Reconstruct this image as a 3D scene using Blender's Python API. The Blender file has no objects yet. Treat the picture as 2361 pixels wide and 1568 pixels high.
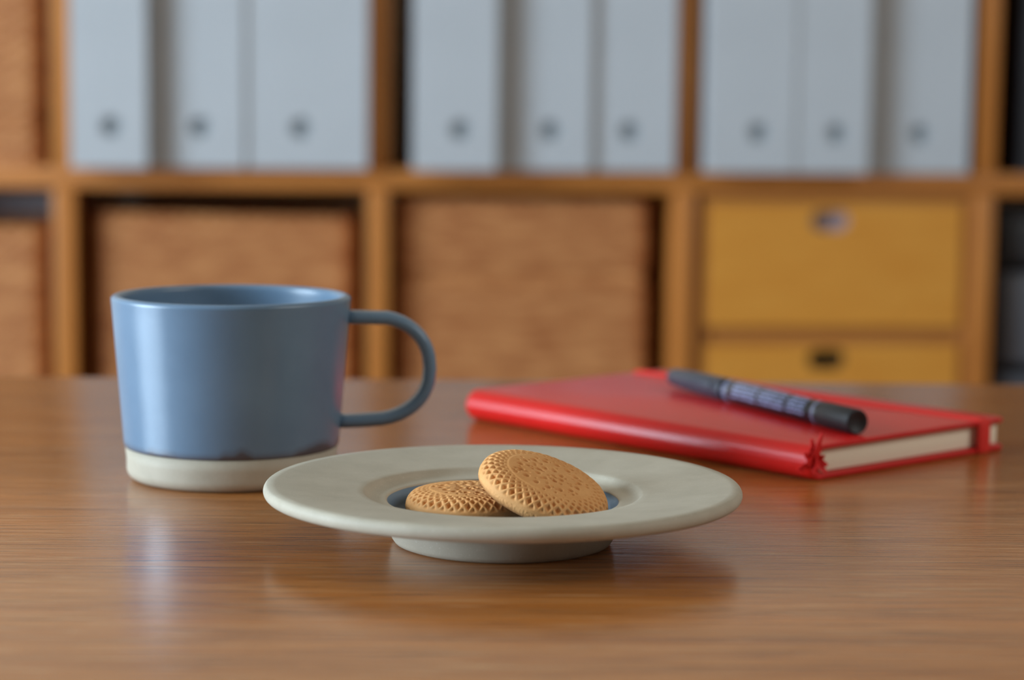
import bpy, bmesh, math, random
from mathutils import Vector, Matrix
random.seed(7)
C = bpy.context.scene
COL = C.collection
PI = math.pi

# ------------------------------------------------------------------ camera
TILT, ROLL, LENS_PX, CAM_H = 0.11138, 0.01129, 5010.3, 0.15092
cam_d = bpy.data.cameras.new('camera')
cam = bpy.data.objects.new('camera', cam_d)
COL.objects.link(cam)
ct, st = math.cos(TILT), math.sin(TILT)
Rv, Uv, Fv = Vector((1, 0, 0)), Vector((0, st, ct)), Vector((0, ct, -st))
cr, sr = math.cos(ROLL), math.sin(ROLL)
Rr = Rv * cr + Uv * sr
Ur = Uv * cr - Rv * sr
M = Matrix((Rr, Ur, -Fv)).transposed().to_4x4()
M.translation = Vector((0, 0, CAM_H))
cam.matrix_world = M
cam_d.sensor_fit = 'HORIZONTAL'
cam_d.sensor_width = 23.6
cam_d.lens = LENS_PX / 2361 * 23.6
cam_d.clip_start = 0.02
cam_d.dof.use_dof = True
cam_d.dof.focus_distance = 0.738
cam_d.dof.aperture_fstop = 4.7
C.camera = cam

# ------------------------------------------------------------------ world, light, exposure
SHELF_Y, SHELF_YAW = 2.78516, 0.08775
SX = Vector((math.cos(SHELF_YAW), math.sin(SHELF_YAW), 0))
SN = Vector((-math.sin(SHELF_YAW), math.cos(SHELF_YAW), 0))
def W(u, v, z):
    """room frame: u along the shelf front, v away from the camera, z above the table top"""
    return Vector((0, SHELF_Y, 0)) + SX * u + SN * v + Vector((0, 0, z))

world = bpy.data.worlds.new('world')
C.world = world
world.use_nodes = True
bg = world.node_tree.nodes['Background']
bg.inputs['Color'].default_value = (0.55, 0.72, 1.0, 1)
bg.inputs['Strength'].default_value = 1.0

WIN_V0, WIN_V1, WIN_Z0, WIN_Z1, WALL_U = -3.05, -1.35, -0.17, 1.56, -3.4
la = bpy.data.lights.new('window_daylight', 'AREA')
la.shape = 'RECTANGLE'
la.size = WIN_V1 - WIN_V0
la.size_y = WIN_Z1 - WIN_Z0
la.energy = 216
la.color = (0.70, 0.87, 1.02)
lo = bpy.data.objects.new('window_daylight', la)
COL.objects.link(lo)
lo.location = W(WALL_U - 0.06, (WIN_V0 + WIN_V1) / 2, (WIN_Z0 + WIN_Z1) / 2)
lo.rotation_euler = (Matrix((-SN, Vector((0, 0, 1)), -SX)).transposed()).to_euler()

lc = bpy.data.lights.new('upper_right_fill', 'AREA')            # added fill from the upper right, standing in for unseen room light
lc.shape = 'RECTANGLE'
lc.size, lc.size_y = 1.2, 1.2
lc.energy = 22
lc.color = (1.0, 0.97, 0.93)
lp = bpy.data.objects.new('upper_right_fill', lc)
COL.objects.link(lp)
lp.location = (1.85, 0.25, 1.5)
lp.rotation_euler = (Vector((0.0, 0.9, 0.0)) - lp.location).to_track_quat('-Z', 'Y').to_euler()

C.view_settings.view_transform = 'Standard'
C.view_settings.look = 'None'
C.view_settings.gamma = 1.0
C.view_settings.use_curve_mapping = False
C.view_settings.exposure = 0.12
C.cycles.use_denoising = True
C.cycles.max_bounces = 10
C.cycles.diffuse_bounces = 6
C.cycles.sample_clamp_indirect = 6

# ------------------------------------------------------------------ helpers
def lin(r, g, b):
    f = lambda c: ((c / 255 + 0.055) / 1.055) ** 2.4 if c > 10 else c / 255 / 12.92
    return (f(r), f(g), f(b), 1)

class NT:
    def __init__(self, name):
        self.m = bpy.data.materials.new(name)
        self.m.use_nodes = True
        self.t = self.m.node_tree
        self.b = self.t.nodes['Principled BSDF']
    def n(self, typ, **kw):
        nd = self.t.nodes.new(typ)
        for k, v in kw.items():
            if k.startswith('i_'):
                key = k[2:]
                nd.inputs[int(key) if key.isdigit() else key.replace('_', ' ')].default_value = v
            else:
                setattr(nd, k, v)
        return nd
    def l(self, a, b):
        self.t.links.new(a, b)
    def coords(self, scale=(1, 1, 1), kind='Object', rot=(0, 0, 0)):
        tc = self.n('ShaderNodeTexCoord')
        mp = self.n('ShaderNodeMapping')
        mp.inputs['Scale'].default_value = scale
        mp.inputs['Rotation'].default_value = rot
        self.l(tc.outputs[kind], mp.inputs['Vector'])
        return mp.outputs['Vector']
    def noise(self, vec, scale=5, detail=4, rough=0.55, dist=0):
        nd = self.n('ShaderNodeTexNoise')
        nd.inputs['Scale'].default_value = scale
        nd.inputs['Detail'].default_value = detail
        nd.inputs['Roughness'].default_value = rough
        nd.inputs['Distortion'].default_value = dist
        self.l(vec, nd.inputs['Vector'])
        return nd.outputs['Fac']
    def ramp(self, fac, stops):
        nd = self.n('ShaderNodeValToRGB')
        e = nd.color_ramp.elements
        while len(e) < len(stops):
            e.new(0.5)
        for el, (p, c) in zip(e, stops):
            el.position = p
            el.color = c
        self.l(fac, nd.inputs['Fac'])
        return nd.outputs['Color']
    def mix(self, fac, a, b, mode='MIX'):
        nd = self.n('ShaderNodeMix', data_type='RGBA', blend_type=mode)
        for s, v in ((nd.inputs[0], fac), (nd.inputs[6], a), (nd.inputs[7], b)):
            if isinstance(v, (int, float)):
                s.default_value = v
            elif isinstance(v, tuple):
                s.default_value = v
            else:
                self.l(v, s)
        return nd.outputs[2]
    def math(self, op, a, b=0.0):
        nd = self.n('ShaderNodeMath', operation=op)
        for i, v in enumerate((a, b)):
            if isinstance(v, (int, float)):
                nd.inputs[i].default_value = v
            else:
                self.l(v, nd.inputs[i])
        return nd.outputs[0]
    def bump(self, h, strength=0.3, dist=0.001):
        nd = self.n('ShaderNodeBump')
        nd.inputs['Strength'].default_value = strength
        nd.inputs['Distance'].default_value = dist
        self.l(h, nd.inputs['Height'])
        self.l(nd.outputs['Normal'], self.b.inputs['Normal'])
    def base(self, v):
        if isinstance(v, tuple):
            self.b.inputs['Base Color'].default_value = v
        else:
            self.l(v, self.b.inputs['Base Color'])
    def set(self, **kw):
        for k, v in kw.items():
            s = self.b.inputs[k.replace('_', ' ')]
            if isinstance(v, (int, float, tuple)):
                s.default_value = v
            else:
                self.l(v, s)

def simple(name, c0, c1, scale=20, rough=0.5, stretch=(1, 1, 1), bump=0.0, bdist=0.0005, **kw):
    t = NT(name)
    v = t.coords(stretch)
    f = t.noise(v, scale, 5)
    t.base(t.ramp(f, [(0.3, c0), (0.7, c1)]))
    t.set(Roughness=rough, **kw)
    if bump:
        t.bump(f, bump, bdist)
    return t.m

def link(name, me, mat=None, parent=None, smooth=True):
    o = bpy.data.objects.new(name, me)
    COL.objects.link(o)
    if mat is not None:
        me.materials.append(mat)
    if smooth:
        me.polygons.foreach_set('use_smooth', [True] * len(me.polygons))
    if parent is not None:
        o.parent = parent
    return o

def vf(name, verts, faces, mat, parent=None, smooth=True):
    me = bpy.data.meshes.new(name)
    me.from_pydata([tuple(v) for v in verts], [], faces)
    bm = bmesh.new()
    bm.from_mesh(me)
    bmesh.ops.recalc_face_normals(bm, faces=bm.faces)
    bm.to_mesh(me)
    bm.free()
    return link(name, me, mat, parent, smooth)

def bmobj(name, bm, mat, parent=None, smooth=False, angle=None):
    bmesh.ops.recalc_face_normals(bm, faces=bm.faces)
    me = bpy.data.meshes.new(name)
    bm.to_mesh(me)
    bm.free()
    o = link(name, me, mat, parent, smooth)
    if angle is not None:
        me.set_sharp_from_angle(angle=angle)
    return o

def add_box(bm, x0, x1, y0, y1, z0, z1, bev=0.0, seg=2, tf=None):
    r = bmesh.ops.create_cube(bm, size=1)
    vs = r['verts']
    for v in vs:
        v.co = Vector(((x0 + x1) / 2 + v.co.x * (x1 - x0), (y0 + y1) / 2 + v.co.y * (y1 - y0), (z0 + z1) / 2 + v.co.z * (z1 - z0)))
    if bev:
        es = list({e for v in vs for e in v.link_edges})
        g = bmesh.ops.bevel(bm, geom=es, offset=bev, segments=seg, profile=0.5, affect='EDGES')
        vs = [v for v in g['verts']] + [v for v in vs if v.is_valid]
        vs = list(set(vs))
    if tf is not None:
        for v in vs:
            v.co = tf(v.co)

def box(name, x0, x1, y0, y1, z0, z1, mat, parent=None, bev=0.0, seg=2):
    bm = bmesh.new()
    add_box(bm, x0, x1, y0, y1, z0, z1, bev, seg)
    return bmobj(name, bm, mat, parent, smooth=bev > 0, angle=0.6 if bev > 0 else None)

def lathe(name, prof, mat, parent=None, n=128, close=False):
    """prof: list of (r, z); r == 0 collapses to the axis"""
    verts, faces, rings = [], [], []
    for r, z in prof:
        if r < 1e-7:
            rings.append([len(verts)])
            verts.append((0, 0, z))
        else:
            rings.append(list(range(len(verts), len(verts) + n)))
            verts += [(r * math.cos(2 * PI * i / n), r * math.sin(2 * PI * i / n), z) for i in range(n)]
    pairs = list(zip(rings, rings[1:]))
    if close:
        pairs.append((rings[-1], rings[0]))
    for a, b in pairs:
        for i in range(n):
            j = (i + 1) % n
            if len(a) == 1 and len(b) == 1:
                continue
            if len(a) == 1:
                faces.append((a[0], b[j], b[i]))
            elif len(b) == 1:
                faces.append((a[i], a[j], b[0]))
            else:
                faces.append((a[i], a[j], b[j], b[i]))
    return vf(name, verts, faces, mat, parent)

def arc(cx, cz, r, a0, a1, n):
    return [(cx + r * math.cos(math.radians(a0 + (a1 - a0) * i / n)), cz + r * math.sin(math.radians(a0 + (a1 - a0) * i / n))) for i in range(n + 1)]

def thing(name, label, cat, loc=(0, 0, 0), rotz=0.0, group=None):
    o = bpy.data.objects.new(name, None)
    COL.objects.link(o)
    o.empty_display_size = 0.02
    o.location = loc
    o.rotation_euler = (0, 0, rotz)
    o['label'] = label
    o['category'] = cat
    if group:
        o['group'] = group
    return o

def struct(o):
    o['kind'] = 'structure'
    return o

def sweep(name, pts, sect, mat, parent, up=Vector((0, 1, 0)), caps=True):
    """sweep a closed section [(a, b)] along pts; a along the in-plane normal, b along up"""
    n, k = len(pts), len(sect)
    verts, faces = [], []
    for i, p in enumerate(pts):
        p = Vector(p)
        t = (Vector(pts[min(i + 1, n - 1)]) - Vector(pts[max(i - 1, 0)])).normalized()
        s = t.cross(up).normalized()
        for a, b in sect:
            verts.append(p + s * a + up * b)
    for i in range(n - 1):
        for j in range(k):
            faces.append((i * k + j, i * k + (j + 1) % k, (i + 1) * k + (j + 1) % k, (i + 1) * k + j))
    if caps:
        faces.append(tuple(range(k))[::-1])
        faces.append(tuple((n - 1) * k + j for j in range(k)))
    return vf(name, verts, faces, mat, parent)

def hole_panel(bm, w, h, t, hole, cx, cz, round_r=0.0, y0=0.0):
    """upright panel w x h (x centred, z from 0) of thickness t behind y0, pierced by a hole outline [(dx, dz)] centred at (cx, cz)"""
    n = len(hole)
    outer = []
    for dx, dz in hole:
        a = math.atan2(dz, dx)
        c, s = math.cos(a), math.sin(a)
        ks = []
        if c > 1e-9: ks.append((w / 2 - cx) / c)
        if c < -1e-9: ks.append((-w / 2 - cx) / c)
        if s > 1e-9: ks.append((h - cz) / s)
        if s < -1e-9: ks.append((-cz) / s)
        k = min(ks)
        outer.append([cx + c * k, cz + s * k])
    for X, Z in ((-w / 2, 0), (w / 2, 0), (w / 2, h), (-w / 2, h)):      # snap the nearest points to the corners
        i = min(range(n), key=lambda q: (outer[q][0] - X) ** 2 + (outer[q][1] - Z) ** 2)
        outer[i] = [X, Z]
    L = []
    for y in (y0, y0 + t):
        ro = [bm.verts.new((x, y, z)) for x, z in outer]
        ri = [bm.verts.new((cx + dx, y, cz + dz)) for dx, dz in hole]
        L.append((ro, ri))
    for i in range(n):
        j = (i + 1) % n
        bm.faces.new((L[0][0][i], L[0][0][j], L[0][1][j], L[0][1][i]))
        bm.faces.new((L[1][0][j], L[1][0][i], L[1][1][i], L[1][1][j]))
        bm.faces.new((L[0][0][j], L[0][0][i], L[1][0][i], L[1][0][j]))
        bm.faces.new((L[0][1][i], L[0][1][j], L[1][1][j], L[1][1][i]))

def cup(name, outline, cx, cz, y0, y1, mat, parent):
    n = len(outline)
    verts = [(cx + dx * 1.02, y0, cz + dz * 1.02) for dx, dz in outline] + [(cx + dx * 1.02, y1, cz + dz * 1.02) for dx, dz in outline]
    faces = [(i, (i + 1) % n, n + (i + 1) % n, n + i) for i in range(n)] + [tuple(range(n, 2 * n))]
    return vf(name, verts, faces, mat, parent, smooth=False)

# ------------------------------------------------------------------ materials
def table_wood():
    t = NT('table_wood')
    broad = t.noise(t.coords((1.2, 22, 1)), 3, 4, 0.5, 0.3)
    streak = t.noise(t.coords((6, 210, 1)), 1.0, 5, 0.65, 0.15)
    fine = t.noise(t.coords((22, 620, 1)), 1.0, 3, 0.6)
    glint_noise = t.noise(t.coords((30, 760, 1)), 1.0, 2, 0.5)
    col = t.ramp(broad, [(0.32, lin(152, 88, 34)), (0.68, lin(180, 110, 48))])
    col = t.mix(t.ramp(streak, [(0.38, (0, 0, 0, 1)), (0.72, (1, 1, 1, 1))]), col, lin(176, 116, 62))
    dark = t.ramp(fine, [(0.33, (1, 1, 1, 1)), (0.45, (0, 0, 0, 1))])
    col = t.mix(t.math('MULTIPLY', dark, 0.7), col, lin(84, 42, 18))
    glint = t.ramp(glint_noise, [(0.60, (0, 0, 0, 1)), (0.70, (1, 1, 1, 1))])
    col = t.mix(t.math('MULTIPLY', glint, 0.6), col, lin(205, 160, 112))  # specular glints along the grain, painted in as pale streaks
    t.base(col)
    t.set(Roughness=t.math('ADD', t.math('MULTIPLY', streak, 0.14), 0.14), Specular_IOR_Level=1.0)
    h = t.math('ADD', fine, t.math('MULTIPLY', streak, 0.6))
    t.bump(h, 0.5, 0.0003)
    return t.m

def shelf_wood(name, c0, c1, stretch):
    t = NT(name)
    f = t.noise(t.coords(stretch), 4, 5, 0.6, 0.2)
    t.base(t.ramp(f, [(0.3, c0), (0.7, c1)]))
    t.set(Roughness=0.45)
    t.bump(f, 0.1, 0.0005)
    return t.m

def clay():
    t = NT('unglazed_clay')
    v = t.coords()
    f = t.noise(v, 60, 6, 0.6)
    g = t.noise(v, 1900, 2, 0.6)
    col = t.ramp(f, [(0.3, lin(171, 163, 145)), (0.7, lin(185, 177, 159))])
    sp = t.ramp(g, [(0.64, (0, 0, 0, 1)), (0.72, (1, 1, 1, 1))])
    col = t.mix(t.math('MULTIPLY', sp, 0.4), col, lin(222, 220, 212))
    dk = t.ramp(t.noise(v, 1300, 2), [(0.24, (1, 1, 1, 1)), (0.32, (0, 0, 0, 1))])
    col = t.mix(t.math('MULTIPLY', dk, 0.25), col, lin(120, 108, 90))
    t.base(col)
    t.set(Roughness=0.62, Specular_IOR_Level=0.35)
    t.bump(g, 0.10, 0.0004)
    return t.m

def glaze(name, z_edge=None):
    t = NT(name)
    v = t.coords()
    f = t.noise(v, 40, 4)
    col = t.ramp(f, [(0.3, lin(100, 126, 150)), (0.7, lin(108, 134, 158))])
    if z_edge is not None:
        sep = t.n('ShaderNodeSeparateXYZ')
        t.l(v, sep.inputs[0])
        edge = t.noise(t.coords((1, 1, 0.15)), 42, 3, 0.5)
        hgt = t.math('MULTIPLY', t.math('MAXIMUM', t.math('SUBTRACT', edge, 0.46), 0.0), 0.016)      # how far up the thin, brown glaze reaches
        d = t.math('SUBTRACT', sep.outputs['Z'], t.math('ADD', hgt, z_edge))
        k = t.ramp(t.math('ADD', t.math('MULTIPLY', d, 150), 0.3), [(0.30, (1, 1, 1, 1)), (0.42, (.6, .6, .6, 1)), (0.78, (0, 0, 0, 1))])
        col = t.mix(t.math('MULTIPLY', k, 0.78), col, lin(74, 58, 52))
    t.base(col)
    t.set(Roughness=0.31, Specular_IOR_Level=0.55)
    t.bump(t.noise(v, 500, 2), 0.02, 0.0003)
    return t.m

def biscuit_mat():
    t = NT('biscuit')
    v = t.coords()
    f = t.noise(v, 90, 5, 0.6)
    g = t.noise(v, 1500, 3, 0.7)
    col = t.ramp(f, [(0.3, lin(212, 150, 88)), (0.7, lin(226, 168, 106))])
    sep = t.n('ShaderNodeSeparateXYZ')
    t.l(v, sep.inputs[0])
    bake = t.ramp(t.math('ADD', t.math('MULTIPLY', sep.outputs['Z'], 165), t.math('MULTIPLY', f, 0.5)), [(0.25, (1, 1, 1, 1)), (0.75, (0, 0, 0, 1))])
    col = t.mix(t.math('MULTIPLY', bake, 0.9), col, lin(118, 66, 32))
    t.base(col)
    t.set(Roughness=0.7, Specular_IOR_Level=0.3)
    t.bump(g, 0.25, 0.0004)
    return t.m

def rattan():
    t = NT('rattan')
    f = t.noise(t.coords((3, 3, 14)), 6, 4, 0.6, 0.4)
    g = t.noise(t.coords((30, 30, 140)), 2, 3)
    col = t.ramp(f, [(0.32, lin(156, 90, 44)), (0.68, lin(214, 152, 94))])
    col = t.mix(t.math('MULTIPLY', g, 0.4), col, lin(150, 86, 44))
    t.base(col)
    t.set(Roughness=0.5)
    return t.m

def pen_print():
    """black barrel with rows of fine white lettering too small to read, as blurred in the photograph"""
    t = NT('pen_barrel_print')
    tc = t.n('ShaderNodeTexCoord')
    sep = t.n('ShaderNodeSeparateXYZ')
    t.l(tc.outputs['Object'], sep.inputs[0])
    x = sep.outputs['X']
    ang = t.math('ARCTAN2', sep.outputs['Z'], sep.outputs['Y'])
    line = t.math('FRACT', t.math('MULTIPLY', ang, 2.6))
    inline = t.math('MULTIPLY', t.math('GREATER_THAN', line, 0.25), t.math('LESS_THAN', line, 0.85))
    row = t.math('FLOOR', t.math('MULTIPLY', ang, 2.6))
    cv = t.n('ShaderNodeCombineXYZ')
    t.l(t.math('MULTIPLY', x, 1500), cv.inputs[0])
    t.l(t.math('ADD', t.math('MULTIPLY', row, 7.3), t.math('MULTIPLY', line, 2.0)), cv.inputs[1])
    ch = t.math('GREATER_THAN', t.noise(cv.outputs[0], 1.0, 1), 0.47)
    blocks = None
    for a, b in ((0.034, 0.0475), (0.050, 0.0705), (0.073, 0.0935)):
        q = t.math('MULTIPLY', t.math('GREATER_THAN', x, a), t.math('LESS_THAN', x, b))
        blocks = q if blocks is None else t.math('ADD', blocks, q)
    side = t.math('MULTIPLY', t.math('GREATER_THAN', ang, -0.35), t.math('LESS_THAN', ang, 1.9))
    k = t.math('MULTIPLY', t.math('MULTIPLY', inline, ch), t.math('MULTIPLY', blocks, side))
    t.base(t.mix(k, lin(28, 28, 34), lin(142, 150, 188)))
    t.set(Roughness=0.28)
    return t.m

MAT = {
    'table': table_wood(),
    'board_h': shelf_wood('shelf_oak_board', lin(176, 106, 44), lin(198, 128, 58), (2, 30, 30)),
    'board_v': shelf_wood('shelf_oak_upright', lin(176, 106, 44), lin(198, 128, 58), (30, 30, 2)),
    'drawer': shelf_wood('drawer_oak', lin(206, 136, 48), lin(216, 150, 60), (2, 30, 14)),
    'drawer_case': shelf_wood('drawer_case_oak', lin(160, 100, 46), lin(176, 114, 56), (2, 30, 14)),
    'clay': clay(),
    'glaze_mug': glaze('mug_glaze', 0.0128),
    'glaze_bowl': glaze('bowl_glaze'),
    'biscuit': biscuit_mat(),
    'rattan': rattan(),
    'file': simple('white_plastic', lin(184, 189, 193), lin(190, 195, 199), 8, 0.42),
    'file_hole': simple('grey_plastic', lin(176, 186, 192), lin(184, 194, 200), 8, 0.6),
    'dark': simple('dark_plastic', lin(44, 45, 48), lin(54, 55, 58), 12, 0.45),
    'dark2': simple('charcoal_plastic', lin(84, 86, 92), lin(96, 98, 104), 12, 0.4),
    'grey_card': simple('grey_card', lin(196, 198, 206), lin(204, 206, 214), 8, 0.7),
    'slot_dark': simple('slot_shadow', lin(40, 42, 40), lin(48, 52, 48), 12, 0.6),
    'slot_grey': simple('slot_contents', lin(150, 142, 156), lin(165, 158, 170), 12, 0.6),
    'red': simple('red_cover', lin(196, 22, 20), lin(204, 28, 25), 900, 0.30, bump=0.05, bdist=0.0002, Specular_IOR_Level=0.4),
    'red_band': simple('red_elastic', lin(214, 34, 24), lin(224, 44, 32), 600, 0.7, stretch=(1, 4, 1)),
    'ribbon': simple('red_ribbon', lin(205, 14, 14), lin(220, 24, 22), 800, 0.7),
    'paper': simple('cream_paper', lin(236, 226, 202), lin(244, 235, 212), 1, 0.8, stretch=(3, 3, 2500)),
    'pen_black': simple('pen_black', lin(24, 24, 27), lin(30, 30, 34), 60, 0.55),
    'pen_cap': simple('pen_cap', lin(44, 48, 60), lin(52, 56, 68), 60, 0.38),
    'pen_print': pen_print(),
    'pen_ring': simple('pen_ring', lin(96, 100, 124), lin(110, 114, 138), 60, 0.25),
    'wall': simple('wall_paint', lin(176, 168, 156), lin(184, 176, 164), 6, 0.8),
    'wall_dim': simple('taupe_wall_paint', lin(128, 116, 102), lin(136, 124, 110), 6, 0.8),
    'wall_white': simple('white_wall_paint', lin(222, 206, 182), lin(228, 212, 188), 6, 0.8),
    'ceil': simple('ceiling_paint', lin(176, 166, 150), lin(184, 174, 158), 6, 0.85),
    'floor': simple('floor_wood', lin(110, 74, 46), lin(132, 92, 58), 4, 0.45, stretch=(1, 12, 1)),
    'frame': simple('window_paint', lin(225, 225, 222), lin(232, 232, 229), 10, 0.5),
}

# ------------------------------------------------------------------ the room
FLOOR_Z, CEIL_Z = -0.735, 1.70
U0, U1, V0, V1 = WALL_U, 3.4, -5.4, 0.36
def wbox(name, u0, u1, v0, v1, z0, z1, mat, parent=None, bev=0.0):
    """box laid out in the room frame, as an object standing there"""
    o = box(name, u0, u1, v0, v1, z0, z1, mat, parent, bev)
    if parent is None:
        o.location = (0, SHELF_Y, 0)
        o.rotation_euler = (0, 0, SHELF_YAW)
    return o
struct(wbox('floor', U0 - .12, U1 + .12, V0 - .12, V1 + .12, FLOOR_Z - .05, FLOOR_Z, MAT['floor']))
struct(wbox('ceiling', U0 - .12, U1 + .12, V0 - .12, V1 + .12, CEIL_Z, CEIL_Z + .05, MAT['ceil']))
struct(wbox('wall_back', U0 - .12, U1 + .12, V1, V1 + .1, FLOOR_Z, CEIL_Z, MAT['wall_white']))
struct(wbox('wall_right', U1, U1 + .1, V0, V1, FLOOR_Z, CEIL_Z, MAT['wall']))
struct(wbox('wall_front', U0 - .12, U1 + .12, V0 - .1, V0, FLOOR_Z, CEIL_Z, MAT['wall_dim']))
bm = bmesh.new()
for a in ((V0, WIN_V0, FLOOR_Z, CEIL_Z), (WIN_V1, V1, FLOOR_Z, CEIL_Z), (WIN_V0, WIN_V1, FLOOR_Z, WIN_Z0), (WIN_V0, WIN_V1, WIN_Z1, CEIL_Z)):
    add_box(bm, U0 - .1, U0, a[0], a[1], a[2], a[3])
wl = struct(bmobj('wall_left', bm, MAT['wall']))
bm = bmesh.new()
for a in ((WIN_V0, WIN_V0 + .03, WIN_Z0, WIN_Z1), (WIN_V1 - .03, WIN_V1, WIN_Z0, WIN_Z1), (WIN_V0 + .03, WIN_V1 - .03, WIN_Z0, WIN_Z0 + .03), (WIN_V0 + .03, WIN_V1 - .03, WIN_Z1 - .03, WIN_Z1)):
    add_box(bm, U0 - .05, U0 + .005, a[0], a[1], a[2], a[3])
wf = struct(bmobj('window_1', bm, MAT['frame']))
for o in (wl, wf):
    o.location = (0, SHELF_Y, 0)
    o.rotation_euler = (0, 0, SHELF_YAW)
struct(wbox('baseboard_back', U0, U1, V1 - .012, V1, FLOOR_Z, FLOOR_Z + .06, MAT['frame']))

# ------------------------------------------------------------------ shelving unit
PIT, TH, DEP = 0.395, 0.0275, 0.29
DIV0 = -0.568
dv = [DIV0 + PIT * k for k in range(-1, 5)]                        # uprights' centres
bz = [0.0445 + PIT * k for k in range(-2, 2)]                       # boards' centres
sh = thing('shelving_unit', 'oak open cube shelving unit standing against the wall behind the table', 'shelf', W(0, 0, FLOOR_Z), SHELF_YAW)
def sbox(name, u0, u1, v0, v1, z0, z1, mat, parent=sh, bev=0.0):
    return box(name, u0, u1, v0, v1, z0 - FLOOR_Z, z1 - FLOOR_Z, mat, parent, bev)
for z in bz:
    sbox('shelf_board', dv[0] - TH / 2, dv[-1] + TH / 2, 0, DEP, z - TH / 2, z + TH / 2, MAT['board_h'], bev=0.0012)
for x in dv:
    for k in range(3):
        sbox('upright', x - TH / 2, x + TH / 2, 0.0006, DEP, bz[k] + TH / 2, bz[k + 1] - TH / 2, MAT['board_v'], bev=0.0012)
    sbox('foot', x - TH / 2, x + TH / 2, 0.01, DEP - .01, FLOOR_Z, bz[0] - TH / 2, MAT['board_v'])

# ------------------------------------------------------------------ white file boxes
CIRC = [(0.0125 * math.cos(2 * PI * i / 32), 0.0125 * math.sin(2 * PI * i / 32)) for i in range(32)]
FOOT = -0.244
SHELF_TOP = bz[2] + TH / 2
files = [   # left edge, right edge, hole centre (as seen on the shelf front plane), how far it sticks out
    (-0.5595, -0.4642, -0.509, 0.055, 'white file box at the left end of the cell left of centre, poking out furthest'),
    (-0.4640, -0.3420, -0.3983, 0.028, 'white file box between a protruding one and the widest one'),
    (-0.3418, -0.1855, -0.2721, 0.024, 'widest white file box, at the right end of the left trio'),
    (-0.1278, -0.0227, -0.0698, 0.052, 'white file box beside the dark gap at the left of the middle trio'),
    (-0.0225, 0.0990, 0.0457, 0.026, 'middle white file box of the trio above the large woven basket'),
    (0.0992, 0.2075, 0.1474, 0.018, 'white file box touching the upright at the right of the middle trio'),
    (0.2500, 0.3640, 0.3148, 0.036, 'leftmost white file box of the trio above the wooden drawers'),
    (0.3642, 0.4603, 0.4172, 0.034, 'middle white file box of the trio above the wooden drawers'),
    (0.4605, 0.5934, 0.5276, 0.008, 'white file box at the right end above the drawers, beside a dark gap'),
]
last = [-9.0]
D_PERP = SHELF_Y * math.cos(SHELF_YAW)
def file_box(a, b, hc, out, label, mat=MAT['file'], group='white file boxes on the middle shelf', hole=True):
    k = (D_PERP - out) / D_PERP
    a, b, hc = [FOOT + (x - FOOT) * k for x in (a, b, hc)]
    for c0, c1 in zip(dv, dv[1:]):                                  # keep clear of the uprights and of the box before
        if c0 < (a + b) / 2 < c1:
            a, b = max(a, c0 + TH / 2 + .0006, last[0] + .0006), min(b, c1 - TH / 2 - .0006)
    last[0] = b
    w, d, h, t = b - a - 0.0004, 0.315, 0.318, 0.0025
    o = thing('file_box', label, 'file box', W((a + b) / 2, -out, SHELF_TOP + .0004), SHELF_YAW, group)
    bm = bmesh.new()
    hx, hz = hc - (a + b) / 2, CAM_H - (CAM_H - 0.1083) * k - SHELF_TOP
    hole_panel(bm, w, h, t, CIRC, hx, hz)
    add_box(bm, -w / 2, -w / 2 + t, t, d, 0, h)
    add_box(bm, w / 2 - t, w / 2, t, d, 0, h)
    add_box(bm, -w / 2 + t, w / 2 - t, d - t, d, 0, h * 0.6)
    add_box(bm, -w / 2 + t, w / 2 - t, t, d - t, 0, t)
    bmobj('body', bm, mat, o)
    f = cup('finger_hole', CIRC, hx, hz, t * 0.6, t + 0.012, MAT['file_hole'] if hole else MAT['slot_dark'], o)
    f['label'] = 'round grey finger hole'
    return o
for a in files:
    file_box(*a)
file_box(0.668, 0.768, 0.718, 0.0, 'dark grey file box at the right edge, in the black upper cell', MAT['dark'], 'dark file boxes', False)

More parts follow.
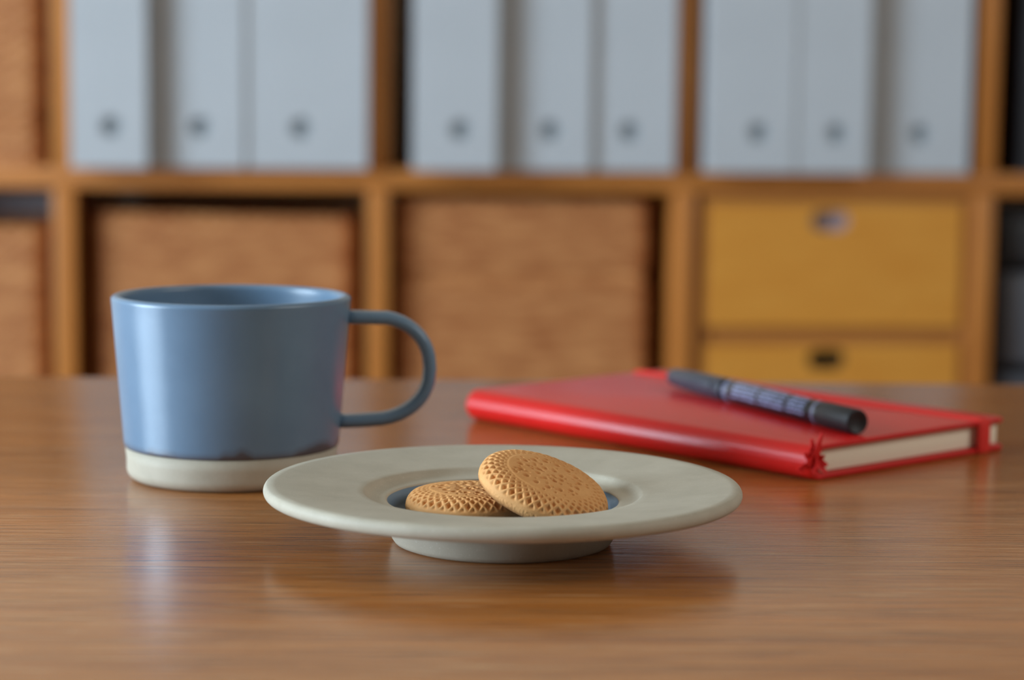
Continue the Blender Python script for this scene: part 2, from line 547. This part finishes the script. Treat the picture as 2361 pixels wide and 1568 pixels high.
# ------------------------------------------------------------------ rattan baskets
def basket(u0, u1, v, z0, z1, label, dark_row=None, d=0.255, slope=0.0):
    w, h = u1 - u0, z1 - z0
    o = thing('rattan_basket', label, 'basket', W((u0 + u1) / 2, v, z0 + .0004), SHELF_YAW, 'rattan baskets on the shelves')
    r = 0.022
    path = []                                                       # rounded rectangle seen from above
    def seg(p, q, n):
        for i in range(n):
            path.append((p[0] + (q[0] - p[0]) * i / n, p[1] + (q[1] - p[1]) * i / n))
    def cor(cx, cy, a0):
        for i in range(6):
            a = math.radians(a0 + 90 * i / 6)
            path.append((cx + r * math.cos(a), cy + r * math.sin(a)))
    step = 0.0045
    seg((-w / 2 + r, 0), (w / 2 - r, 0), int((w - 2 * r) / step)); cor(w / 2 - r, r, -90)
    seg((w / 2, r), (w / 2, d - r), int((d - 2 * r) / step)); cor(w / 2 - r, d - r, 0)
    seg((w / 2 - r, d), (-w / 2 + r, d), int((w - 2 * r) / step)); cor(-w / 2 + r, d - r, 90)
    seg((-w / 2, d - r), (-w / 2, r), int((d - 2 * r) / step)); cor(-w / 2 + r, r, 180)
    n = len(path)
    nrm = []
    for i in range(n):
        p, q = path[i - 1], path[(i + 1) % n]
        tx, ty = q[0] - p[0], q[1] - p[1]
        L = math.hypot(tx, ty) or 1
        nrm.append((ty / L, -tx / L))
    rows = int(h / 0.0085)
    nz = rows * 3
    verts, faces = [], []
    for j in range(nz + 1):
        z = h * j / nz
        rowi = min(int(j / 3), rows - 1)
        bul = abs(math.sin(PI * j / 3))
        for i in range(n):
            wv = 0.0022 * bul * (0.5 + 0.5 * math.sin(2 * PI * (i / 5.0) + PI * rowi))
            off = wv - 0.0025
            if dark_row is not None and abs(z - dark_row) < 0.009:
                off -= 0.004
            zz = z + slope * (path[i][0] / w) * (z / h)
            verts.append((path[i][0] + nrm[i][0] * off, path[i][1] + nrm[i][1] * off, zz))
    for j in range(nz):
        for i in range(n):
            k = (i + 1) % n
            faces.append((j * n + i, j * n + k, (j + 1) * n + k, (j + 1) * n + i))
    b0 = len(verts)                                                 # inner face, and the floor of the basket
    for z in (h, 0.006):
        for i in range(n):
            zz = z + slope * (path[i][0] / w) * (z / h)
            verts.append((path[i][0] - nrm[i][0] * 0.008, path[i][1] - nrm[i][1] * 0.008, zz))
    for i in range(n):
        k = (i + 1) % n
        faces.append((nz * n + i, nz * n + k, b0 + k, b0 + i))
        faces.append((b0 + i, b0 + k, b0 + n + k, b0 + n + i))
    faces.append(tuple(b0 + n + i for i in range(n)))
    faces.append(tuple(range(n))[::-1])
    body = vf('body', verts, faces, MAT['rattan'], o, smooth=False)
    pts, sec = [], [(0.0045 * math.cos(2 * PI * i / 8), 0.0045 * math.sin(2 * PI * i / 8)) for i in range(8)]
    rv, rf = [], []
    for i in range(0, n):                                           # bound rim
        px, py = path[i][0] - nrm[i][0] * 0.0045, path[i][1] - nrm[i][1] * 0.0045
        pz = h - 0.0035 + slope * (path[i][0] / w)
        pul = 1 + 0.14 * math.sin(2 * PI * i / 4)
        for a, b in sec:
            rv.append((px + nrm[i][0] * a * pul, py + nrm[i][1] * a * pul, pz + b * pul))
    for i in range(n):
        k = (i + 1) % n
        for q in range(8):
            rf.append((i * 8 + q, k * 8 + q, k * 8 + (q + 1) % 8, i * 8 + (q + 1) % 8))
    vf('rim', rv, rf, MAT['rattan'], o)
    return o
LOW = bz[1] + TH / 2
basket(-0.538, -0.200, 0.030, LOW, -0.0040, 'woven rattan basket in the lower cell behind the mug', None, slope=-0.005)
basket(-0.150, 0.184, 0.026, LOW, 0.0185, 'largest visible rattan basket, lower cell behind the plate', 0.255, slope=0.0)
basket(-0.955 + .012, -0.5915, 0.016, LOW, -0.0190, 'rattan basket at the left edge, in the lower cell under another basket', None)
basket(-0.955 + .008, -0.5935, 0.012, SHELF_TOP, 0.385, 'rattan basket at the top left edge beside the white file boxes', 0.06)

gb = thing('grey_filler_box', 'added plain grey box behind the left-edge rattan basket, filling the gap above its rim', 'box', W(-0.775, 0.275, LOW + .0004), SHELF_YAW)  # added pale filler, lightens the dark gap above the basket rim
box('body', -.168, .168, 0, .07, 0, .318, MAT['grey_card'], gb, .002)
box('lid', -.169, .169, -.001, .071, .3181, .352, MAT['grey_card'], gb, .002)

# ------------------------------------------------------------------ wooden drawer chest
du0, du1 = 0.2445, 0.6025
dr = thing('drawer_chest', 'oak two-drawer chest with slot pulls filling the lower right cell', 'drawer chest', W((du0 + du1) / 2, 0.004, LOW + .0004), SHELF_YAW)
dw, dh, dd = du1 - du0, 0.0275 - LOW, 0.27
tk = 0.012
bm = bmesh.new()
add_box(bm, -dw / 2, -dw / 2 + .009, 0.004, dd, 0, dh, .0008)
add_box(bm, dw / 2 - tk, dw / 2, 0.004, dd, 0, dh, .0008)
add_box(bm, -dw / 2 + .009, dw / 2 - tk, 0.004, dd, dh - .010, dh)
add_box(bm, -dw / 2 + .009, dw / 2 - tk, 0.010, dd, dh - .194, dh - .172)
add_box(bm, -dw / 2 + .009, dw / 2 - tk, 0.004, dd, 0, .010)
add_box(bm, -dw / 2 + .009, dw / 2 - tk, dd - .006, dd, .010, dh - .010)
bmobj('case', bm, MAT['drawer_case'], dr)
def stadium(w, h, n=8):
    r = h / 2
    out = []
    for i in range(n + 1):
        a = math.radians(-90 + 180 * i / n); out.append((w / 2 - r + r * math.cos(a), r * math.sin(a)))
    for i in range(n + 1):
        a = math.radians(90 + 180 * i / n); out.append((-w / 2 + r + r * math.cos(a), r * math.sin(a)))
    k = 6
    top = [(w / 2 - r - (w - 2 * r) * i / k, r) for i in range(1, k)]
    bot = [(-w / 2 + r + (w - 2 * r) * i / k, -r) for i in range(1, k)]
    return out[:n + 1] + top + out[n + 1:] + bot
SLOT = stadium(0.052, 0.0265)
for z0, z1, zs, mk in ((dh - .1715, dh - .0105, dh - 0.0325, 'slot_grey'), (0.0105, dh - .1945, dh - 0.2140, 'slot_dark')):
    drw = thing('drawer', '', '', (0.0, 0.0, z0))
    del drw['label']; del drw['category']
    drw.parent = dr
    bm = bmesh.new()
    fw = dw - .021 - .0012
    cx = 0.0035 - 0.0012
    hole_panel(bm, fw, z1 - z0, .012, SLOT, -0.0075, zs - z0)
    for v in bm.verts:
        v.co.x += cx - .004
    bmobj('drawer_front', bm, MAT['drawer'], drw)
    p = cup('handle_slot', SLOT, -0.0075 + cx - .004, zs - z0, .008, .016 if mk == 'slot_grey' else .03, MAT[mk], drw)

# ------------------------------------------------------------------ dark storage box in the right cell
bx = thing('storage_box', 'charcoal two-drawer storage box at the right edge beside the wooden drawers', 'storage box', W(0.815, 0.03, LOW + .0004), SHELF_YAW)
bm = bmesh.new()
hw, hb = 0.165, 0.345
add_box(bm, -hw, -hw + .006, 0.012, .25, 0, hb, .001)
add_box(bm, hw - .006, hw, 0.012, .25, 0, hb, .001)
add_box(bm, -hw + .006, hw - .006, 0.012, .25, hb - .006, hb)
add_box(bm, -hw + .006, hw - .006, 0.012, .25, 0, .125)
add_box(bm, -hw + .006, hw - .006, .244, .25, .125, hb - .006)
bmobj('case', bm, MAT['dark'], bx)
for z0, z1, m in ((.14, .262, 'dark2'), (.275, .337, 'dark')):
    d_ = box('drawer', -hw + .008, hw - .008, 0.0, .2, z0, z1, MAT[m], bx, .003)
    box('handle', -.04, .04, -.008, .001, (z0 + z1) / 2 - .006, (z0 + z1) / 2 + .006, MAT['dark'], d_, .002)
box('base_strip', -hw, hw, -.01, .012, .112, .126, MAT['dark2'], bx, .001)

# ------------------------------------------------------------------ table
TYAW = math.radians(1.4)
tb = thing('table', 'brown wooden desk with fine straight grain carrying the mug and saucer', 'table', (0, 0.757, FLOOR_Z), TYAW)
tz = -FLOOR_Z
box('tabletop', -.80, .80, -.42, .3985, tz - .028, tz, MAT['table'], tb, .0015, 2)
for sx in (-1, 1):
    for sy in (-1, 1):
        box('leg', sx * .73 - .03, sx * .73 + .03, (-.01 + sy * .35) - .03, (-.01 + sy * .35) + .03, 0, tz - .028, MAT['board_v'], tb, .002)
box('apron', -.70, .70, .325, .345, tz - .09, tz - .028, MAT['board_h'], tb)
box('apron', -.70, .70, -.365, -.345, tz - .09, tz - .028, MAT['board_h'], tb)

# ------------------------------------------------------------------ mug
mug = thing('mug', 'blue grey glazed mug with a bare clay foot, standing behind the saucer', 'mug', (-0.1107, 0.8531, 0))
RB, RT, HB, HM, TK = 0.0413, 0.0466, 0.0128, 0.0724, 0.0034
def r_out(z):
    f = (z - 0.006) / (HM - 0.006)
    return RB + (RT - RB) * max(0.0, f) ** 1.0
prof = [(r_out(HB) - .0012, HB - .0003), (r_out(HB) + .0001, HB + .0002), (r_out(HB) + .0005, HB + .0010)]
prof += [(r_out(z) + .0004, z) for z in [HB + .002 + (HM - .002 - HB - .002) * i / 14 for i in range(15)]]
prof += [(r_out(HM) - .0017 + .0021 * math.cos(math.radians(a)), HM - .0019 + .0019 * math.sin(math.radians(a))) for a in (15, 35, 55, 75, 90, 110, 135, 160, 180)]
prof += [(r_out(z) - TK, z) for z in [HM - .004 - (HM - .004 - .012) * i / 10 for i in range(11)]]
prof += [(r_out(.01) - TK - .001, .0085), (r_out(.008) - TK - .004, .0062), (r_out(.008) - TK - .009, .0052), (.015, .005), (0, .005)]
lathe('glazed_body', prof, MAT['glaze_mug'], mug, 160)
band = [(0, .0015), (.030, .0015), (.033, 0.0), (RB - .0045, 0.0)] + [(RB - .0042 + .0042 * math.sin(math.radians(a)), .0042 - .0042 * math.cos(math.radians(a))) for a in (15, 30, 45, 60, 75, 90)] + [(RB, .008), (r_out(HB), HB), (r_out(HB) - .002, HB)]
b_ = lathe('clay_foot', band, MAT['clay'], mug, 160)
b_['label'] = 'unglazed beige clay foot band'
# handle: rounded C, in the plane through the mug's axis
hp = []
zt, zb, xo = 0.0634, 0.0224, 0.0782
rr = 0.0165
hp.append((r_out(zt) - .0026, zt))
hp.append((r_out(zt) + .004, zt))
hp.append((xo - .0215, zt - .0002))
for i in range(1, 11):
    a = math.radians(90 - 90 * i / 10)
    hp.append((xo - .0205 + .0205 * math.cos(a), zt - .0185 + .0185 * math.sin(a)))
hp.append((xo + .0002, zt - .0205))
for i in range(0, 11):
    a = math.radians(-90 * i / 10)
    hp.append((xo - .0225 + .0225 * math.cos(a), zb + .0185 + .0185 * math.sin(a)))
hp.append((xo - .026, zb - .0003))
hp.append((r_out(zb) + .003, zb - .0006))
hp.append((r_out(zb) - .0026, zb - .0006))
sec = []
for i in range(20):
    a = 2 * PI * i / 20
    c, s = math.cos(a), math.sin(a)
    sec.append((0.0027 * math.copysign(abs(c) ** .8, c), 0.0056 * math.copysign(abs(s) ** .8, s)))
hd = sweep('handle', [(x, 0, z) for x, z in hp], sec, MAT['glaze_mug'], mug)
mug.rotation_euler = (0, 0, math.radians(6))

# ------------------------------------------------------------------ saucer
PX, PY = -0.0025, 0.7297
sau = thing('saucer', 'wide rimmed beige clay saucer with a blue glazed well holding two biscuits', 'saucer', (PX, PY, 0))
pr = [(0, .0020), (.031, .0020), (.033, 0.0), (.0352, 0.0), (.0368, .0006), (.0378, .0020), (.0385, .0050), (.0392, .0090), (.0400, .0118), (.0425, .0132), (.055, .0142), (.070, .0153), (.0775, .0157)]
pr += arc(.0786, .01835, .0026, -80, 62, 10)
pr += [(.0770, .0206), (.068, .0197), (.056, .0186), (.0500, .0180)]
pr += [(.0479, .0178), (.0472, .0175), (.0466, .0167), (.0456, .0158), (.0442, .0153), (.0425, .0151), (.0410, .0151), (.0402, .0150), (.0397, .0148), (.0394, .0145)]
pr += [(.0402, .0138)]
lathe('rim', pr, MAT['clay'], sau, 200)
well = [(.0396, .0147), (.0392, .0138), (.0388, .0120), (.0383, .0100), (.0374, .0086), (.0358, .0078), (.033, .0073), (.015, .0066), (0, .0065)]
w_ = lathe('glazed_well', well, MAT['glaze_bowl'], sau, 160)
w_['label'] = 'blue grey glossy glazed well'

# ------------------------------------------------------------------ biscuits
def biscuit_mesh():
    R, TKB = 0.0231, 0.0095
    # profile by arc length: top centre -> shoulder -> side -> bottom
    P = [(0, TKB), (.010, TKB - .0002), (.0170, TKB - .0007), (.0200, TKB - .0014), (.0216, TKB - .0025), (.0227, TKB - .0042), (.0231, .0036), (.0230, .0020), (.0224, .0008), (.0210, .0001), (0, 0)]
    L = [0]
    for a, b in zip(P, P[1:]):
        L.append(L[-1] + math.hypot(b[0] - a[0], b[1] - a[1]))
    def at(s):
        for i in range(len(P) - 1):
            if s <= L[i + 1] or i == len(P) - 2:
                f = (s - L[i]) / (L[i + 1] - L[i])
                f = min(1, max(0, f))
                return (P[i][0] + (P[i + 1][0] - P[i][0]) * f, P[i][1] + (P[i + 1][1] - P[i][1]) * f)
    def smooth_at(s):
        q = [at(s + d * .0006) for d in (-2, -1, 0, 1, 2)] if s > .0015 else [at(s)]
        return (sum(a for a, _ in q) / len(q), sum(b for _, b in q) / len(q))
    s_side = L[6]
    S = []
    s = 0.0
    while s < L[9]:
        S.append(s)
        s += 0.00030 if s > .010 else 0.0004
    S += [L[9], L[9] + .008, L[10]]
    n = 432
    rnd = random.Random(3)
    pits = []
    for k in range(8):
        pits.append((0.0045 * math.cos(k * 2 * PI / 8 + .3), 0.0045 * math.sin(k * 2 * PI / 8 + .3), .00095, .0012))
    for k in range(15):
        pits.append((0.0105 * math.cos(k * 2 * PI / 15), 0.0105 * math.sin(k * 2 * PI / 15), .0010, .0013))
    for k in range(80):
        a, q = rnd.uniform(0, 2 * PI), .0138 * math.sqrt(rnd.random())
        pits.append((q * math.cos(a), q * math.sin(a), rnd.uniform(.0003, .0007), rnd.uniform(.0004, .0010)))
    NL = 40                                                          # lattice cells round the rim
    s0, s1 = .0150, .0246                                            # lattice band on the profile
    rows = [0.0, .15, .315, .50, .73, 1.0]                                 # rows widen outwards
    def lattice(s, th):
        x = (s - s0) / (s1 - s0)
        if x <= 0 or x >= 1:
            return 0.0
        for i in range(5):
            if x <= rows[i + 1]:
                b = i + (x - rows[i]) / (rows[i + 1] - rows[i])
                break
        a = NL * th / (2 * PI)
        p, q = a + b / 2, a - b / 2
        tp, tq = 1 - abs(2 * (p % 1) - 1), 1 - abs(2 * (q % 1) - 1)  # 0 on a ridge, 1 mid-cell
        d = min(tp, tq)
        land = .42 - .30 * (b / 5)
        d = min(1.0, max(0.0, d - land) / (1 - land) * 1.5)
        d = d * d * (3 - 2 * d)
        size = (.00070 + .00090 * (b / 5)) * min(1.0, b / .6) * min(1.0, (5 - b) / .7) * (0.86 + 0.14 * math.sin(37 * math.floor(p) + 17 * math.floor(q)))
        return d * size
    verts, faces, rings = [], [], []
    for s in S:
        r, z = smooth_at(s)
        r2, z2 = smooth_at(min(s + .0004, L[10]))
        tr, tz_ = r2 - r, z2 - z
        ll = math.hypot(tr, tz_) or 1
        nr, nz_ = -tz_ / ll, tr / ll
        if s == 0:
            rings.append([0]); verts.append((0, 0, z - .0001)); continue
        if s == S[-1]:
            rings.append([len(verts)]); verts.append((0, 0, 0)); continue
        ring = []
        for i in range(n):
            th = 2 * PI * i / n
            dep = lattice(s, th) if s < L[9] else 0
            x, y = r * math.cos(th), r * math.sin(th)
            if s < .0150:
                for px, py, pr_, pd in pits:
                    d2 = ((x - px) ** 2 + (y - py) ** 2) / (pr_ * pr_)
                    if d2 < 4:
                        dep += pd * math.exp(-d2 * d2 * 1.4)
            jit = .00012 * math.sin(th * 3 + 1) + .00006 * math.sin(th * 11)
            if s > s_side:
                jit += rnd.uniform(-.00013, .00013)
            if s < .0150:
                dep -= .00022 * min(1.0, (.0150 - s) / .0005)               # the middle disc stands a little proud
            rr_ = r - nr * dep + jit * (r / R)
            zz = z - nz_ * dep
            ring.append(len(verts))
            verts.append((rr_ * math.cos(th), rr_ * math.sin(th), max(0, zz)))
        rings.append(ring)
    for a, b in zip(rings, rings[1:]):
        for i in range(n):
            j = (i + 1) % n
            if len(a) == 1:
                faces.append((a[0], b[i], b[j]))
            elif len(b) == 1:
                faces.append((a[i], b[0], a[j]))
            else:
                faces.append((a[i], b[i], b[j], a[j]))
    return verts, faces
bv, bf = biscuit_mesh()
b1 = vf('biscuit', bv, bf, MAT['biscuit'])
b1.location = (-0.0130, 0.7362, 0.0082)
b1.rotation_euler = (math.radians(0), math.radians(0.0), math.radians(20))
b1['label'] = 'round golden biscuit lying flat in the saucer under the tilted one'
b1['category'] = 'biscuit'
b2 = b1.copy()
COL.objects.link(b2)
nrm = Vector((.312, -.225, .923)).normalized()
xa = Vector((1, 0, 0)) - nrm * nrm.x
xa.normalize()
ya = nrm.cross(xa)
R3 = Matrix((xa, ya, nrm)).transposed() @ Matrix.Rotation(math.radians(50), 3, 'Z')
B2C = Vector((0.0133, 0.7265, 0.0240))                               # centre of its top face
b2.rotation_euler = R3.to_euler()
b2.location = B2C - nrm * 0.0095
b2['label'] = 'golden patterned biscuit leaning at a slant on the flat one'
b2['category'] = 'biscuit'
for b in (b1, b2):
    b['group'] = 'biscuits in the saucer'

# ------------------------------------------------------------------ red notebook
NX, NY, NTH, NW, NL_, NT_ = 0.11819, 0.85214, 0.73023, 0.1325, 0.210, 0.0143
nb = thing('notebook', 'closed red hardcover notebook with an elastic band, lying behind the saucer', 'notebook', (NX, NY, 0), NTH)
def cover_slab(name, z0, z1, x0, rc=0.005, soft=0.0009):
    """board from x0 to NW with rounded fore-edge corners and softened edges"""
    out = [(x0, 0.0)]
    out += [(NW - rc + rc * math.cos(a), rc + rc * math.sin(a)) for a in [math.radians(-90 + 90 * i / 8) for i in range(9)]]
    out += [(NW - rc + rc * math.cos(a), NL_ - rc + rc * math.sin(a)) for a in [math.radians(90 * i / 8) for i in range(9)]]
    out += [(x0, NL_)]
    bm = bmesh.new()
    vs = [bm.verts.new((x, y, z0)) for x, y in out]
    f = bm.faces.new(vs)
    g = bmesh.ops.extrude_face_region(bm, geom=[f])
    for v in g['geom']:
        if isinstance(v, bmesh.types.BMVert):
            v.co.z = z1
    es = [e for e in bm.edges if abs(e.verts[0].co.z - e.verts[1].co.z) < 1e-6 and not (e.verts[0].co.x == x0 and e.verts[1].co.x == x0)]
    bmesh.ops.bevel(bm, geom=es, offset=soft, segments=3, profile=0.5, affect='EDGES')
    return bmobj(name, bm, MAT['red'], nb, smooth=True, angle=0.7)
cover_slab('front_cover', NT_ - .0022, NT_, .0078)
cover_slab('back_cover', 0.0, .0024, .0078)
# spine: C-shaped profile run along the length
def c_prof():
    h = NT_ / 2
    o = [(.0080, NT_)] + arc(.0074, h, h, 90, 180, 11) + arc(.0074, h, h, 180, 265, 7) + [(.0080, 0.0)]
    i_ = [(.0080, .0024)] + arc(.0074, h, h - .0024, 270, 180, 5) + arc(.0074, h, h - .0022, 180, 90, 8) + [(.0080, NT_ - .0022)]
    return o + i_
cp = c_prof()
verts, faces = [], []
ys = [0, .0006, .0015] + [.002 + (NL_ - .004) * i / 10 for i in range(11)] + [NL_ - .0015, NL_ - .0006, NL_]
for y in ys:
    e = min(y, NL_ - y)
    sh_ = max(0.0, .0006 - e * .5) if e < .0015 else 0
    for x, z in cp:
        verts.append((x + sh_, y, z - sh_ if z > NT_ / 2 else z + sh_ * .5))
k = len(cp)
for i in range(len(ys) - 1):
    for j in range(k):
        faces.append((i * k + j, i * k + (j + 1) % k, (i + 1) * k + (j + 1) % k, (i + 1) * k + j))
h2 = k // 2
for base in (0, (len(ys) - 1) * k):
    no = 1 + 12 + 8 + 1
    oi = list(range(no)); ii = list(range(no, k))[::-1]
    q = min(len(oi), len(ii))
    # stitch outer and inner outlines
    a, b = 0, 0
    while a < len(oi) - 1 or b < len(ii) - 1:
        if b >= len(ii) - 1 or (a < len(oi) - 1 and (a + 1) / len(oi) <= (b + 1) / len(ii)):
            faces.append((base + oi[a], base + oi[a + 1], base + ii[b])); a += 1
        else:
            faces.append((base + oi[a], base + ii[b + 1], base + ii[b])); b += 1
so = vf('spine', verts, faces, MAT['red'], nb)
so.data.set_sharp_from_angle(angle=0.9)
# page block with a gently hollowed fore-edge
box('pages', .0030, NW - .0030, .0030, NL_ - .003, .0025, NT_ - .0023, MAT['paper'], nb, .0008, 2)
# elastic band round the long way, near the fore-edge
ex0, ex1, et = .1110, .1198, .0009
def ring_strip(name, x0, x1, pth, mat, parent):
    """pth: closed outline (y, z) centre line; strip of thickness et outside it"""
    n = len(pth)
    verts, faces = [], []
    for i, (y, z) in enumerate(pth):
        p, q = pth[i - 1], pth[(i + 1) % n]
        ty, tz2 = q[0] - p[0], q[1] - p[1]
        L = math.hypot(ty, tz2) or 1
        ny, nz2 = tz2 / L, -ty / L
        for (x, o) in ((x0, .00005), (x0 + .0006, et), (x1 - .0006, et), (x1, .00005)):
            verts.append((x, y + ny * o, z + nz2 * o))
    for i in range(n):
        k2 = (i + 1) % n
        for j in range(4):
            faces.append((i * 4 + j, i * 4 + (j + 1) % 4, k2 * 4 + (j + 1) % 4, k2 * 4 + j))
    return vf(name, verts, faces, mat, parent)
pth = []
rc = .0012
for (cy, cz, a0) in ((NL_ - rc, rc + .0, -90), (NL_ - rc, NT_ - rc, 0), (rc, NT_ - rc, 90), (rc, rc, 180)):
    for i in range(5):
        a = math.radians(a0 + 90 * i / 4)
        pth.append((cy + rc * math.cos(a), cz + rc * math.sin(a)))
eb = ring_strip('elastic_band', ex0, ex1, pth, MAT['red_band'], nb)
for v in eb.data.vertices:                                           # where it passes under the notebook it is pressed flat
    v.co.z = max(v.co.z, 0.0)
# frayed ribbon marker hanging out of the tail by the spine
verts, faces = [], []
rb = random.Random(11)
def blade(p0, p1, w0, w1, bend):
    p0, p1 = Vector(p0), Vector(p1)
    d = (p1 - p0)
    s = d.cross(Vector((0, 1, 0.2))).normalized()
    base = len(verts)
    n = 5
    for i in range(n + 1):
        f = i / n
        c = p0.lerp(p1, f) + Vector((0, -1, 0)) * bend * math.sin(f * PI) * .6 + s * bend * math.sin(f * PI * 1.3)
        w = w0 + (w1 - w0) * f
        for sg, dp in ((-1, .0002), (1, .0002), (1, -.0002), (-1, -.0002)):
            verts.append(c + s * (sg * w) + Vector((0, dp, 0)))
    for i in range(n):
        for j in range(4):
            faces.append((base + i * 4 + j, base + i * 4 + (j + 1) % 4, base + (i + 1) * 4 + (j + 1) % 4, base + (i + 1) * 4 + j))
    faces.append(tuple(base + j for j in range(4)))
    faces.append(tuple(base + n * 4 + j for j in range(4)))
O = Vector((.0012, -.0026, .0092))
wr, wc = Vector((math.cos(NTH), -math.sin(NTH), 0)), Vector((-math.sin(NTH), -math.cos(NTH), 0))   # sideways and forwards
blade((.0070, .004, .0080), O, .0030, .0036, 0)
for dx, dz, fw, w0 in ((.0020, .0112, .0010, .0014), (-.0022, .0088, .0020, .0015), (-.0052, .0032, .0040, .0014), (-.0078, -.0030, .0050, .0014), (-.0066, -.0046, .0046, .0013), (-.0042, -.0010, .0045, .0017),
                       (.0040, -.0048, .0020, .0017), (.0018, -.0064, .0026, .0016), (.0036, .0018, .0012, .0017), (.0002, .0070, .0020, .0018), (-.0030, .0052, .0032, .0015), (.0044, -.0020, .0016, .0016), (-.0012, -.0050, .0036, .0015)):
    st_ = O + wr * rb.uniform(-.0012, .0012) + Vector((0, 0, rb.uniform(-.001, .001)))
    blade(st_, O + wr * dx + wc * fw + Vector((0, 0, dz)), w0 * 1.9, w0 * .35, rb.uniform(-.0007, .0007))
rbn = vf('ribbon_marker', verts, faces, MAT['ribbon'], nb, smooth=False)
rbn['label'] = 'frayed red ribbon end'

# ------------------------------------------------------------------ pen
PR = 0.0053
pe = Vector((0.14245, 0.8830, NT_ + PR)); pt_ = Vector((0.0767, 1.0235, NT_ + PR))
ang = math.atan2(pt_.y - pe.y, pt_.x - pe.x)
pen = thing('marker_pen', 'black twin tip marker pen lying across the red notebook', 'pen', (pe.x, pe.y, NT_ + PR + .0002), ang)
def tube(name, prof, mat, parent, n=40):
    """lathe along local x"""
    o = lathe(name, prof, mat, parent, n)
    for v in o.data.vertices:
        v.co = Vector((v.co.z, v.co.y, -v.co.x))
    return o
PL = 0.1552
tube('end_cap', [(0, .0016), (.0030, .0014), (.0044, .0004), (.0050, .0003), (.0053, .0012), (.0053, .0240), (.0050, .0252), (.0044, .0256)], MAT['pen_black'], pen)
tube('barrel', [(.0043, .0250), (.0050, .0256), (.0050, .0262), (.0050, .0320), (.0052, .0330), (.0052, .0960), (.0047, .0985), (.0044, .1035), (.0044, .1080)], MAT['pen_print'], pen)
tube('band', [(.0045, .0985), (.00505, .0990), (.00505, .1018), (.0045, .1022)], MAT['pen_ring'], pen)  # pale ring stands in for a highlight on the neck
tube('band', [(.0050, .0268), (.00515, .0270), (.00515, .0284), (.0050, .0286)], MAT['pen_ring'], pen)
cap = tube('cap', [(.0043, .1045), (.0049, .1040), (.00525, .1052), (.0053, .1100), (.0052, .1240), (.0047, .1420), (.0041, .1530), (.0037, PL - .0003), (.0030, PL), (0, PL)], MAT['pen_cap'], pen)
cl = box('clip', .112, .146, -.0013, .0013, .0049, .0060, MAT['pen_cap'], cap, .0004)
cl.rotation_euler = (math.radians(-70), 0, 0)
